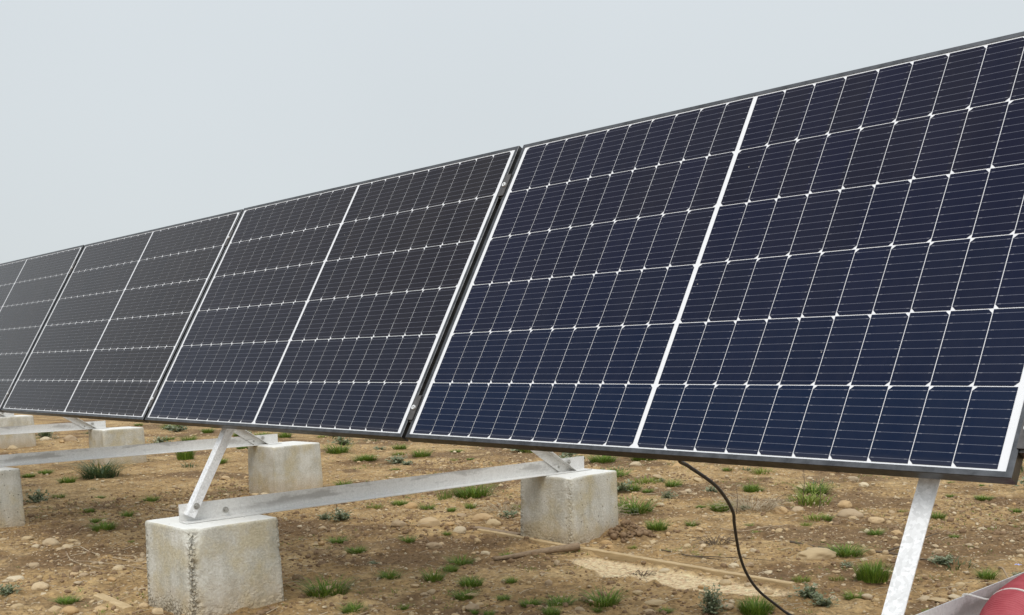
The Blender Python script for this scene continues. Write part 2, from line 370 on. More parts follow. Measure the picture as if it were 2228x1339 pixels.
LABELS=['large shaggy blue-green grass clump drooping below the long base beam at far left', 'upright dark green grass tussock just left of the slanting rail, under the base beam', 'sprawling dark bluish weed beside the concrete block cut by the left edge', 'flat streak of green grass midway between the two front concrete blocks', 'leafy grey-green weed cut by the left edge of the picture', 'spiky green tuft among cobbles in the lower left corner', 'tall thin-stemmed green grass just under the middle of the base beam', 'grey-green feathery weed against the left side of the second concrete block', 'dark green tuft right of the top edge of the big front concrete block', 'green grass tuft left of the thick brown stick, taller blade at its top', 'dark green fanned tuft halfway between the wide patch and the two touching tufts', 'spiky dark green tuft just left of the two touching tufts', 'upper of two touching bright green tufts in the middle foreground', 'lower of two touching bright green tufts in the middle foreground', 'wide low green grass patch just right of the big front concrete block', 'smaller tuft touching the left side of the dense dark green tuft', 'dense dark green tuft joined to a smaller one left of the broad sprawling tuft', 'broad sprawling green tuft below the pale sandy strip', 'loose pale green tuft at the bottom edge right of the big block', 'green grass patch growing through dry stalks right of the rear concrete block', 'small silvery green weed just right of the bright slanting rail', 'flat bright green tuft above the large grey stone slab at right', 'tall bushy bright green tuft left of the bright slanting rail at right', 'tall grey-green leafy weed standing left of the black cable at the bottom edge', 'thick dark green tussock crossed by the lower end of the black cable', 'dark leafy weed patch below the yellow-green tuft right of the cable', 'dark weed with a tiny pale blue flower above the red conduit', "orange-tinted oval cobble right of the left block's foot", 'oval tan cobble lying alone among twigs left of the big block', 'flat pale stone with a yellowish lump near the left edge', 'smooth pinkish-grey oval cobble in the lower left corner', 'large oval tan cobble at the bottom left edge', 'long pale stone lying between the two far base beams', 'rounded yellow stone at the foot of the farther rear block, left of a pair', 'rounded yellow stone at the foot of the farther rear block, right of a pair', 'rough tan boulder-like stone left of the grey angular stone', 'grey angular stone just below the base beam left of the wooden batten', 'pale lumpy stone at the left end of the wooden batten', 'smooth whitish egg-shaped stone left of the rear concrete block', 'brown flat weathered stone just left of the rear block', 'rounded tan stone at the bottom edge below the two touching tufts', "whitish angular stone at the foot of the rear concrete block's right side", 'flat tan stone just below the panel edge left of the cable', 'pale domed stone below the panel edge right of the cable', 'ochre rounded stone, highest of a group of three right of the cable', 'broad domed tan stone with a small one in front, right of centre under the panel', 'largest stone, long pale flat slab lying right of the black cable', 'pale stone just above the silvery weed right of the bright rail', 'wide flat tan stone below the sandy strip', 'whitish angular stone left of the long grey-green slab', 'wide flat yellowish stone right of the bright slanting rail near the bottom', 'long grey-green flat stone above the red conduit at right']
TUFTS=[(-6.297,1.608,0.308,'L',0),(-7.042,2.732,0.185,'U',1),(-6.098,1.261,0.166,'g',-1),(-6.847,1.221,0.137,'g',-1),(-6.972,1.402,0.152,'g',-1),(-5.103,0.673,0.176,'w',2),(-5.215,0.867,0.099,'g',-1),(-4.948,1.049,0.091,'g',-1),(-4.445,1.202,0.120,'g',-1),(-4.280,0.713,0.083,'g',-1),(-3.898,0.795,0.094,'g',-1),(-3.792,0.569,0.099,'g',-1),(-3.426,0.458,0.169,'g',3),(-2.049,-0.508,0.094,'w',4),(-1.768,-0.374,0.114,'g',5),(-11.161,4.660,0.282,'w',-1),(-10.506,4.749,0.207,'g',-1),(-9.629,3.788,0.177,'g',-1),(-9.294,3.881,0.218,'g',-1),(-2.960,0.409,0.044,'y',-1),(-5.427,1.195,0.097,'d',-1),(-6.340,3.995,0.274,'g',-1),(-5.546,3.728,0.204,'g',-1),(-6.358,4.519,0.123,'w',-1),(-6.180,4.644,0.170,'g',-1),(-5.314,4.240,0.208,'g',-1),(-4.868,3.723,0.097,'w',-1),(-4.608,3.402,0.100,'g',-1),(-5.456,4.796,0.145,'g',-1),(-4.767,4.185,0.091,'y',-1),(-4.685,4.306,0.083,'g',-1),(-4.025,2.485,0.136,'g',-1),(-2.934,2.178,0.119,'g',-1),(-2.928,1.978,0.116,'y',-1),(-2.855,2.497,0.128,'T',6),(-2.619,2.149,0.109,'g',-1),(-2.407,2.173,0.073,'g',-1),(-2.377,2.298,0.085,'g',-1),(-1.972,2.246,0.124,'w',7),(-2.756,1.489,0.087,'w',-1),(-2.654,1.542,0.134,'w',-1),(-2.077,1.125,0.110,'g',8),(-1.775,1.030,0.113,'g',-1),(-1.749,1.331,0.089,'g',-1),(-1.739,1.581,0.053,'g',-1),(-1.123,1.147,0.126,'g',9),(-1.038,1.362,0.077,'g',-1),(-1.013,0.995,0.081,'g',-1),(-1.081,0.717,0.121,'g',10),(-0.928,0.835,0.109,'g',11),(-0.659,1.028,0.065,'g',-1),(-0.703,0.843,0.116,'g',12),(-0.593,0.716,0.108,'g',13),(-1.061,0.391,0.200,'g',14),(-0.405,0.750,0.063,'g',-1),(-0.301,0.793,0.090,'g',15),(-0.222,0.868,0.131,'g',16),(-0.098,0.976,0.158,'g',17),(-0.137,0.738,0.080,'g',-1),(-0.053,0.893,0.044,'g',-1),(-0.713,0.276,0.116,'g',18),(-0.610,0.445,0.055,'g',-1),(-0.372,0.575,0.037,'g',-1),(-0.325,0.603,0.050,'g',-1),(-1.423,0.880,0.046,'w',-1),(-2.116,3.518,0.140,'g',-1),(-1.479,2.784,0.081,'w',-1),(-0.773,1.936,0.058,'y',-1),(-2.313,4.085,0.067,'w',-1),(-2.091,3.935,0.145,'g',-1),(-1.983,3.521,0.092,'g',-1),(-1.716,3.396,0.100,'w',-1),(-2.333,4.919,0.086,'g',-1),(-1.529,4.068,0.124,'g',-1),(-1.633,3.761,0.103,'w',-1),(-1.038,3.954,0.070,'g',-1),(-1.311,3.208,0.072,'g',-1),(-0.976,2.379,0.145,'g',19),(-0.945,2.638,0.075,'g',-1),(-1.074,3.312,0.076,'w',-1),(-0.472,3.225,0.065,'g',-1),(-0.466,3.000,0.073,'y',-1),(-0.060,2.971,0.101,'g',-1),(-0.048,3.636,0.095,'g',-1),(-0.370,4.519,0.063,'g',-1),(-0.167,4.518,0.123,'g',-1),(-0.652,5.147,0.050,'g',-1),(-0.433,5.123,0.049,'g',-1),(0.172,4.140,0.072,'g',-1),(-0.314,3.779,0.063,'y',-1),(0.261,3.155,0.054,'g',-1),(-0.528,2.622,0.056,'y',-1),(-0.695,2.807,0.054,'g',-1),(0.501,2.500,0.100,'w',20),(0.752,2.357,0.101,'g',21),(0.450,1.983,0.144,'B',22),(0.537,1.677,0.087,'g',-1),(0.332,1.911,0.067,'y',-1),(0.228,1.811,0.079,'y',-1),(0.236,2.162,0.055,'w',-1),(0.275,1.144,0.096,'W',23),(0.393,1.246,0.142,'U2',24),(0.427,1.534,0.114,'w',25),(0.511,1.500,0.084,'w',-1),(0.840,1.668,0.062,'y',-1),(0.133,1.056,0.060,'g',-1),(0.843,2.438,0.056,'f',26)]
STONES=[(-3.469,0.058,0.060,-1),(-3.272,-0.016,0.036,-1),(-3.291,0.041,0.034,-1),(-3.152,0.072,0.079,27),(-3.033,0.105,0.052,-1),(-2.981,0.048,0.052,-1),(-3.202,0.202,0.047,-1),(-2.618,-0.203,0.065,-1),(-2.248,0.047,0.057,28),(-2.378,-0.365,0.077,29),(-2.289,-0.144,0.033,-1),(-2.225,-0.126,0.041,-1),(-2.219,-0.088,0.035,-1),(-2.450,0.039,0.030,-1),(-2.091,-0.358,0.062,30),(-1.991,-0.095,0.044,-1),(-2.039,-0.220,0.033,-1),(-2.068,-0.017,0.029,-1),(-1.768,-0.318,0.045,-1),(-1.791,-0.551,0.050,-1),(-1.551,-0.439,0.067,31),(-1.623,-0.467,0.053,-1),(-1.672,-0.542,0.021,-1),(-2.328,0.187,0.039,-1),(-1.710,-0.085,0.038,-1),(-1.363,-0.231,0.035,-1),(-1.253,-0.226,0.048,-1),(-1.517,-0.338,0.046,-1),(-1.657,-0.316,0.026,-1),(-10.809,3.074,0.165,32),(-11.180,2.898,0.121,-1),(-10.601,2.891,0.078,-1),(-10.125,2.173,0.104,-1),(-7.220,2.415,0.074,-1),(-4.779,0.534,0.061,-1),(-3.596,-0.027,0.035,-1),(-4.096,1.797,0.071,33),(-4.105,1.874,0.058,34),(-2.195,1.617,0.087,35),(-2.069,1.725,0.120,36),(-1.935,1.761,0.051,-1),(-1.775,1.697,0.074,37),(-1.790,1.960,0.074,38),(-2.185,2.063,0.067,-1),(-2.013,2.080,0.111,39),(-2.681,2.766,0.040,-1),(-1.660,1.903,0.037,-1),(-1.501,1.794,0.058,-1),(-1.561,1.349,0.069,-1),(-3.097,1.703,0.058,-1),(-2.767,2.141,0.081,-1),(-2.397,1.800,0.032,-1),(-0.418,0.602,0.050,40),(-0.467,0.680,0.028,-1),(-0.417,0.709,0.031,-1),(-0.088,0.837,0.037,-1),(-0.393,0.502,0.033,-1),(-0.859,1.148,0.024,-1),(-0.921,1.918,0.059,41),(-0.802,1.811,0.035,-1),(-0.635,1.763,0.040,-1),(-2.812,1.723,0.034,-1),(-1.713,3.004,0.034,-1),(-1.047,1.672,0.036,-1),(-4.899,4.144,0.063,-1),(-5.272,3.933,0.068,-1),(-3.082,4.697,0.094,-1),(-2.787,4.859,0.112,42),(-2.432,4.179,0.075,-1),(-1.261,4.226,0.101,43),(-0.954,3.604,0.078,44),(-0.847,3.351,0.080,-1),(-0.805,3.460,0.075,-1),(-0.683,3.778,0.082,-1),(-0.463,3.462,0.124,45),(-0.416,3.393,0.046,-1),(-0.261,3.353,0.082,-1),(-1.284,4.974,0.085,-1),(-1.005,4.609,0.062,-1),(-2.089,4.220,0.073,-1),(-1.715,3.552,0.066,-1),(-1.533,3.098,0.045,-1),(0.037,2.267,0.202,46),(-0.800,2.506,0.043,-1),(-0.669,2.274,0.034,-1),(-0.585,2.123,0.040,-1),(-0.500,2.130,0.039,-1),(-0.416,2.193,0.033,-1),(-0.458,2.719,0.047,-1),(0.378,2.727,0.042,47),(0.004,3.077,0.056,-1),(-0.322,1.620,0.048,-1),(-0.377,1.625,0.028,-1),(-0.137,1.870,0.044,-1),(-0.053,1.861,0.036,-1),(0.016,1.589,0.049,-1),(0.109,1.619,0.033,-1),(0.058,1.834,0.042,-1),(0.239,1.564,0.036,-1),(-0.001,1.470,0.052,-1),(0.040,1.107,0.089,48),(0.101,1.003,0.043,-1),(0.414,2.185,0.050,-1),(0.724,2.178,0.040,49),(0.585,1.691,0.041,-1),(0.777,1.873,0.086,50),(0.720,1.868,0.049,-1),(0.804,1.945,0.045,-1),(0.866,2.130,0.099,51),(0.845,2.073,0.035,-1),(-0.015,4.295,0.038,-1),(0.290,3.408,0.047,-1)]

# ---------------------------------------------------------------- ground: one sheet to the horizon
G0 = -.705
def hgt(x, y):
    x = np.atleast_1d(np.asarray(x, float)); y = np.atleast_1d(np.asarray(y, float)); z0 = np.zeros_like(x)
    P = np.stack([x, y, z0], 1)
    near = np.clip(1-(np.hypot(x, y)-10)/20, 0, 1)
    h = .014*fbm(P*1.1, 3, 3)+near*(.009*fbm(P*7, 4, 11)+.0048*fbm(P*40, 2, 23))
    # trampled ridges of crumbly soil
    h += near*.009*np.clip(fbm(P*16, 2, 31)-.10, 0, 1)*3
    h += .075*np.exp(-(((x+.985)/.085)**2+((y-2.12)/.11)**2))            # spoil heaped against the rear block
    s = sandmask(x, y); h = h*(1-.9*s)-.006*s
    far = np.clip((np.hypot(x, y)-25)/300, 0, 1); h += far*1.2*vnoise(P*.004, 5)-far*.6
    return G0+h
def sandmask(x, y):
    P = np.stack([x, y, x*0], 1); n = fbm(P*6, 3, 41)*.12
    # strip of pale sand in front of the batten
    top = 1.665-.03*(x+.9); bot = np.interp(x, [-.9, -.5, 0, .35], [1.56, 1.39, 1.34, 1.46])+n*.7
    m = np.clip((top-y)/.02, 0, 1)*np.clip((y-bot)/.035, 0, 1)*np.clip((x+.86+n)/.06, 0, 1)*np.clip((.30-x+n)/.1, 0, 1)
    return m
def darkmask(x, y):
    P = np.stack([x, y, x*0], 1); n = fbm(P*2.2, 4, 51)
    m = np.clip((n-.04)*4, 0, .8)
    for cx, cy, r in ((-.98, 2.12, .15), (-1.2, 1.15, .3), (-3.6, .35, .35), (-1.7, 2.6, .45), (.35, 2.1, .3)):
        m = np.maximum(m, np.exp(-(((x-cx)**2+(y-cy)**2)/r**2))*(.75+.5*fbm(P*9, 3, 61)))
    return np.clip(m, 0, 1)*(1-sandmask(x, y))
def axis(fine0, fine1, st, lo, hi, grow=1.045):
    a = list(np.arange(fine0, fine1, st)); s = st; v = a[-1]
    while v < hi: s *= grow; v += s; a.append(v)
    s = st; v = a[0]; b = []
    while v > lo: s *= grow; v -= s; b.append(v)
    return np.array(b[::-1]+a)
gx = axis(-3.6, 2.4, .011, -2500, 2500, 1.02); gy = axis(-.6, 3.6, .011, -2500, 2500, 1.02)
X, Y = np.meshgrid(gx, gy); Xf, Yf = X.ravel(), Y.ravel()
Zf = hgt(Xf, Yf); nx, ny = len(gx), len(gy)
ii = np.arange(nx*ny).reshape(ny, nx)
F = np.stack([ii[:-1, :-1].ravel(), ii[:-1, 1:].ravel(), ii[1:, 1:].ravel(), ii[1:, :-1].ravel()], 1)
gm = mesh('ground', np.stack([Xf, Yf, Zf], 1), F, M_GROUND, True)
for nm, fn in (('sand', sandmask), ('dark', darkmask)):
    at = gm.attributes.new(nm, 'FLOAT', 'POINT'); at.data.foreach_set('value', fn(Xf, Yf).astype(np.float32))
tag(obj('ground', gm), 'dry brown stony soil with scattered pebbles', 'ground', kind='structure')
def gz(x, y): return float(hgt(x, y)[0])

# ---------------------------------------------------------------- solar panels
TILT = math.radians(60.2417); CT, ST = math.cos(TILT), math.sin(TILT)
PW, PH, PD, GAP = 1.755, 1.038, .030, .0188
def pl(u, v, n=0):       # array plane -> world
    return Vector((u, v*CT-n*ST, v*ST+n*CT))
def frame_mesh():
    loops = [(.0122, -.0015), (.0122, 0), (.0010, 0), (0, -.0010), (0, -PD), (.024, -PD), (.024, -PD+.0015), (.0015, -PD+.0015), (.0015, -.0065), (.012, -.0065)]
    V = []; F = []
    for i, z in loops: V += [(i, i, z), (PW-i, i, z), (PW-i, PH-i, z), (i, PH-i, z)]
    for k in range(len(loops)-1):
        for c in range(4):
            a, b = k*4+c, k*4+(c+1) % 4; F.append((a, a+4, b+4, b))
    return mesh('frame', V, F, M_FRAME)
def cell_mesh():
    V = []; F = []; ch = .0085; cw, p = .0828, .08445
    for r in range(6):
        y0 = .016+r*.168; y1 = y0+.166
        for half in (0, 1):
            for c in range(10):
                x0 = .027+c*p+half*.8565; x1 = x0+cw
                inward = (r % 2 == 0)             # bottom row, third, fifth: clipped corners towards the middle bar
                leftc = (half == 1) == inward     # clipped corners on the left side?
                if leftc: q = [(x0+ch, y0), (x1, y0), (x1, y1), (x0+ch, y1), (x0, y1-ch), (x0, y0+ch)]
                else: q = [(x0, y0), (x1-ch, y0), (x1, y0+ch), (x1, y1-ch), (x1-ch, y1), (x0, y1)]
                b = len(V); V += [(a, d, -.0011) for a, d in q]; F.append(tuple(range(b, b+6)))
    return mesh('cell_grid', V, F, M_CELL)
fm, cm = frame_mesh(), cell_mesh()
bmk = MB(); bmk.box((.0108, .0108, -.0062), (PW-.0108, PH-.0108, -.0016)); sm_ = bmk.mesh('backsheet', M_BACK)
jb = MB(); jb.box((.82, .93, -.024), (.93, .99, -.0063)); jm = jb.mesh('junction_box', M_CABLE)
plabels = ['nearest solar panel, dark navy, filling the right half of the picture',
           'second solar panel from the right, its lower edge above the big front concrete block',
           'third solar panel from the right, greyer, above the left end of the long base beams',
           'fourth solar panel, pale grey and cut off by the left edge of the picture',
           'solar panel of the row just beyond the one cut by the left edge',
           'last solar panel but one at the far left end of the row',
           'solar panel at the far left end of the row']
tilts = [0, .0012, -.0014, .001, 0, .001, -.001]
for k in range(7):
    t = empty('solar_panel', (-k*(PW+GAP), 0, 0), (TILT+tilts[k], 0, 0))
    tag(t, plabels[k], 'solar panel', 'solar panels side by side in one tilted row')
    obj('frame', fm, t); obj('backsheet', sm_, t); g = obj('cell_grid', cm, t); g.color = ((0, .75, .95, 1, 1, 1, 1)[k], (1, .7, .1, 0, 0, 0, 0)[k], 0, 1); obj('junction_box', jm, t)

# two long rails behind the panels, with the clamps bolted into them
def ring(mb, c, ax, r0, r1, h, n=20):
    c = Vector(c); ax = Vector(ax).normalized(); a = ax.orthogonal().normalized(); b = ax.cross(a)
    V = []
    for rr, hh in ((r1, 0), (r1, h), (r0, h), (r0, 0)):
        for k in range(n): q = 2*math.pi*k/n; V.append(c+(a*math.cos(q)+b*math.sin(q))*rr+ax*hh)
    F = [(j*n+k, j*n+(k+1) % n, ((j+1) % 4)*n+(k+1) % n, ((j+1) % 4)*n+k) for j in range(4) for k in range(n)]
    mb.add(V, F)
for v, lab in ((.097, 'lower long dark rail carrying the clamps behind the panels'), (.885, 'upper long dark rail carrying the clamps behind the panels')):
    t = empty('mounting_rail', (0, 0, 0), (TILT, 0, 0)); tag(t, lab, 'rail', 'long rails behind the solar panels')
    m = MB(); m.box((-6*(PW+GAP)-.04, v-.02, -.0695), (PW+.045, v+.02, -PD-.001)); m.build('rail_bar', M_PURLIN, t)
    for k in range(8):
        x = PW+.0094-k*(PW+GAP)
        m = MB(); m.box((x-.0088, v-.045, -PD-.0012), (x+.0088, v+.045, -.004)); m.box((x-.0125, v-.040, .0006), (x+.0125, v+.040, .0034))
        m.box((x-.006, v-.035, -.0042), (x+.006, v+.035, .0008))
        c = m.build('clamp', M_CLAMP, t)
        b = MB(); ring(b, (x, v, .0036), (0, 0, 1), .0034, .0072, .0045); o = b.build('bolt', M_RING, c); 

# ---------------------------------------------------------------- triangular support frames
TH = .003
def U(w, d):    # front face on a 0..w, legs going to b = d
    return [(0, 0), (w, 0), (w, d), (w-TH, d), (w-TH, TH), (TH, TH), (TH, d), (0, d)]
def Lp(w, h):   # web at a = 0 of height h, flange along a
    return [(0, 0), (w, 0), (w, TH), (TH, TH), (TH, h), (0, h)]
def hexbolt(mb, c, ax, r=.008, h=.006):
    c = Vector(c); ax = Vector(ax).normalized(); mb.tube([c, c+ax*.0015], r*1.55, 16); mb.tube([c+ax*.0015, c+ax*(.0015+h)], r, 6); mb.tube([c+ax*(.0015+h), c+ax*(h+.006)], r*.45, 8)
def support(xr, xw, zt, y0, y1, label, vlo=-.345, angle=False):
    """xr: left edge of the slanting rail, xw: web of the base beam, zt: top of the blocks"""
    t = empty('support_frame', (xw, y0, zt)); tag(t, label, 'support frame', 'triangular steel frames under the panels')
    o = Vector((xw, y0, zt))
    def fin(m, name, mat, parent=t):
        m.V = [tuple(Vector(v)-o) for v in m.V]; ob = m.build(name, mat, parent); return ob
    # base beam: angle profile with upright web and flange towards +X
    m = MB(); m.bar([(a, b) for a, b in Lp(.060, .068)], (xw, y0, zt+.0015), (xw, y1, zt+.0015), (1, 0, 0)); 
    # bar's second axis is xa x dir = X x Y = Z
    base = fin(m, 'base_beam', M_BEAM)
    # slanting rail: channel, open at the back
    p0 = pl(xr, vlo, -.072); p1 = pl(xr, 1.0, -.072)
    d = (p1-p0).normalized(); m = MB()
    # xa x dir = X x slope = -? -> use explicit depth sign
    ya = Vector((1, 0, 0)).cross(d); sgn = 1 if ya.dot(Vector((0, ST, -CT))) > 0 else -1
    m.bar([(a, b*sgn) for a, b in (Lp(.042, .034) if angle else U(.037, .032))], p0, p1, (1, 0, 0)); fin(m, 'slanting_rail', M_RAIL)
    # back leg from rear end of the beam up to the rail
    q0 = Vector((xw+.006, y1-.10, zt+.006)); q1 = pl(0, .76, -.085); q1 = Vector((q0.x, q1.y, q1.z))
    dd = (q1-q0).normalized(); m = MB(); ya = Vector((1, 0, 0)).cross(dd)
    m.bar([(TH+a, b) for a, b in [(0, 0), (.036, 0), (.036, TH), (TH, TH), (TH, .052), (0, .052)]], q0-dd*.01, q1, (1, 0, 0)); fin(m, 'back_leg', M_BEAM)
    m = MB()
    hexbolt(m, pl(xr+(.0035 if angle else .0372), vlo+.045, -.09), (1, 0, 0)); fin(m, 'bolt', M_BOLT)
    m = MB(); hexbolt(m, (xw+TH, y0+.19, zt+.028), (1, 0, 0), .008, .012); fin(m, 'bolt', M_BOLT)
    m = MB(); hexbolt(m, q0+dd*.03+Vector((2*TH, 0, .027)), (1, 0, 0)); fin(m, 'bolt', M_BOLT)
    m = MB(); hexbolt(m, (xw+TH, y1-.20, zt+.03), (1, 0, 0), .007, .01); fin(m, 'bolt', M_BOLT)
    return t
ZT = -.366
support(-1.247, -1.250, ZT, -.124, 2.115, 'bright steel frame resting on the big front concrete block, slanting rail foot in view')
support(-4.265, -4.270, ZT, -.15, 2.10, 'steel frame whose base beam starts at the block cut by the left edge')
support(-7.395, -7.400, ZT, -.15, 2.13, 'far steel frame whose base beam is the upper of two long bars at left')
support(-10.40, -10.40, -.345, -.15, 2.30, 'farthest steel frame behind the block in the left corner under the panels')
support(1.551, 1.548, ZT, -.150, 2.115, 'nearest steel frame with bright white slanting rail at lower right', angle=True)

# ---------------------------------------------------------------- concrete blocks
def block_mesh(sx, sy, sz, n, seed, rough=1.0, corner=1.0):
    idx = {}; V = []; F = []
    def vid(i, j, k):
        key = (i, j, k)
        if key not in idx: idx[key] = len(V); V.append((i/n*2-1, j/n*2-1, k/n*2-1))
        return idx[key]
    for a in range(n):
        for b in range(n):
            F.append((vid(a, b, n), vid(a+1, b, n), vid(a+1, b+1, n), vid(a, b+1, n)))
            for q, rev in ((0, False), (n, True)):
                f = (vid(a, q, b), vid(a+1, q, b), vid(a+1, q, b+1), vid(a, q, b+1)); F.append(f[::-1] if rev else f)
                f = (vid(q, a, b), vid(q, a, b+1), vid(q, a+1, b+1), vid(q, a+1, b)); F.append(f[::-1] if rev else f)
    P = np.array(V)*np.array([sx, sy, sz])/2
    hs = np.array([sx, sy, sz])/2; r = .010
    inner = np.clip(P, -(hs-r), hs-r); d = P-inner; L = np.linalg.norm(d, axis=1); L[L == 0] = 1
    N = P/hs; N = np.where(np.abs(N) > .999, N, 0); nn = d/L[:, None]
    P2 = np.where((np.linalg.norm(d, axis=1) > 1e-9)[:, None], inner+nn*r, P)
    low = np.clip((-P[:, 2]/hs[2]-.1)*1.2, 0, 1)
    edge = np.exp(-((hs[0]-P[:, 0])**2+(P[:, 1]+hs[1])**2)/(.036**2))*corner      # the honeycombed near corner
    edge2 = np.exp(-((hs[0]+P[:, 0])**2+(P[:, 1]+hs[1])**2)/(.022**2))*.9+np.exp(-((hs[0]-P[:, 0])**2+(hs[1]-P[:, 1])**2)/(.015**2))*.5
    so = seed*7.7
    f1 = fbm(P*14+so, 3, seed); f2 = fbm(P*70+so, 3, seed+9); hole = np.clip(fbm(P*45+so, 2, seed+4)-.15, 0, 1)
    amp = (-.0012*f1-.0004*f2)-rough*(np.clip(low+edge+edge2, 0, 1.3))*(.0045*np.abs(f2)+.024*hole)
    amp -= edge*.006*(1+f1)+.0016*edge*f2
    amp = np.where(P[:, 2] > hs[2]-.004, -.0006*f1-edge*.004, amp)
    # the worn notch where the near corner meets the top
    cn = np.exp(-((hs[0]-P[:, 0])**2+(P[:, 1]+hs[1])**2+(hs[2]-P[:, 2])**2)/(.04**2)); P2 -= (cn*.022*corner)[:, None]*np.array([1, -1, 1.2])
    P2 = P2+nn*amp[:, None]
    # a slight draft: wider at the foot
    k = 1+.05*(hs[2]-P[:, 2])/sz; P2[:, 0] *= k; P2[:, 1] *= k
    P2[:, 2] -= hs[2]
    me = mesh('concrete_block', P2, F, M_CONC, True)
    at = me.attributes.new('crumble', 'FLOAT', 'POINT')
    e1 = np.exp(-((hs[0]-P[:, 0])**2+(P[:, 1]+hs[1])**2)/(.020**2))*corner*1.3
    lo = np.clip((-P[:, 2]/hs[2]+.05-.0+.35*f1)*2.2-.35, 0, 1)*np.where(P[:, 1] < -hs[1]+.01, 1, .45)
    at.data.foreach_set('value', np.clip(rough*(e1+edge2*.7+lo*.8), 0, 1).astype(np.float32))
    return me
def block(cx, cy, rz, zt, label, n=60, seed=1, size=(.312, .352, .47), **k):
    o = obj('concrete_block', block_mesh(*size, n, seed, **k), None, (cx, cy, zt), (0, 0, math.radians(rz)))
    return tag(o, label, 'concrete block', 'concrete footing blocks under the steel frames')
block(-1.246, 0.004, 0.8, ZT, 'big concrete footing block in the foreground with a crumbling honeycombed corner', 96, 3, (.358, .374, .47), rough=1.15, corner=1.0)
block(-1.215, 1.965, 4.5, ZT, 'stained concrete block behind the wooden batten, under the rear end of the near base beam', 72, 5, (.330, .385, .47), rough=.8, corner=.35)
block(-4.170, .045, 5, ZT, 'concrete block cut off by the left edge of the picture', 64, 8, rough=.8, corner=.4)
block(-4.185, 2.100, 3.5, ZT, 'concrete block with small dark pits, second in the back row from the right', 60, 12, (.330, .40, .47), rough=.3, corner=.2)
block(-7.285, 2.180, 3, ZT, 'smooth grey concrete block, third in the back row, with two beams crossing in front', 40, 14, (.300, .40, .47), rough=.3, corner=.2)
block(-10.50, 2.28, 2, -.345, 'farthest visible concrete block, just under the panels at the left edge', 36, 17, (.34, .42, .52), rough=.5, corner=.3)
block(-7.29, .03, 4, ZT, 'front concrete block of the third frame, left of the picture', 24, 19, rough=.5, corner=.3)
block(-10.3, .03, 4, -.345, 'front concrete block of the farthest frame, left of the picture', 24, 21, rough=.5, corner=.3)
block(1.575, .0, 4, ZT, 'front concrete block of the nearest frame, below the picture', 40, 23, rough=.8, corner=.5)
block(1.58, 1.96, 4, ZT, 'rear concrete block of the nearest frame, right of the picture', 40, 25, rough=.8, corner=.5)

# ---------------------------------------------------------------- cable and conduit
def smooth_path(pts, n=8):
    P = [np.array(p, float) for p in pts]; P = [2*P[0]-P[1]]+P+[2*P[-1]-P[-2]]; o = []
    for i in range(1, len(P)-2):
        for k in range(n):
            t = k/n; a, b, c, d = P[i-1], P[i], P[i+1], P[i+2]
            o.append(.5*((2*b)+(c-a)*t+(2*a-5*b+4*c-d)*t*t+(3*b-a-3*c+d)*t**3))
    o.append(P[-2]); return o
cab = [tuple(pl(1.08, .20, -.045)), tuple(pl(1.02, .05, -.05)), (0.974, 0.06, -0.016), (0.925, 0.16, -0.045), (0.863, 0.359, -0.12), (0.771, 0.559, -0.213), (0.709, 0.658, -0.271), (0.648, 0.758, -0.34), (0.591, 0.858, -0.412), (0.55, 0.958, -0.493), (0.528, 1.057, -0.567), (0.528, 1.157, -0.632)]
cab += [(.540, 1.24, -.685), (.60, 1.29, gz(.60, 1.29)+.006), (.75, 1.34, gz(.75, 1.34)+.006), (1.0, 1.30, gz(1.0, 1.3)+.006), (1.4, 1.4, gz(1.4, 1.4)+.006)]
m = MB(); m.tube(smooth_path(cab, 8), .0048, 10)
o = m.build('power_cable', M_CABLE, None, True); tag(o, 'black cable hanging from the nearest panel down to the soil', 'cable')
# corrugated conduit lying in the base beam of the nearest frame
cp = smooth_path([(1.785, .03, -.64), (1.755, .06, -.52), (1.700, .13, -.405), (1.658, .25, -.335), (1.640, .42, -.314), (1.640, .65, -.308), (1.640, 1.0, -.308), (1.645, 1.6, -.305), (1.66, 2.4, -.31)], 60)
L = [0]
for a, b in zip(cp, cp[1:]): L.append(L[-1]+float(np.linalg.norm(b-a)))
tt = np.arange(0, L[-1], .0019); cp = np.stack([np.interp(tt, L, [p[i] for p in cp]) for i in range(3)], 1)
m = MB(); m.tube(cp, [(.055 if (i % 4) < 2 else .0505) for i in range(len(cp))], 26)
o = m.build('corrugated_conduit', M_RED, None, True); tag(o, 'thick red ribbed plastic conduit lying on the beam in the lower right corner', 'conduit')
sp = [(1.5465, .30, -.34), (1.545, .30, -.302), (1.552, .302, -.2935)]
for k in range(13):
    a = math.radians(150-k*16); sp.append((1.652+math.cos(a)*.0605, .305+.010*k/13, -.329+math.sin(a)*.0605))
m = MB(); m.tube(smooth_path(sp, 4), .0022, 6); o = m.build('tie_string', M_STRING, None, True)
tag(o, 'thin white string looped over the red ribbed conduit', 'string')

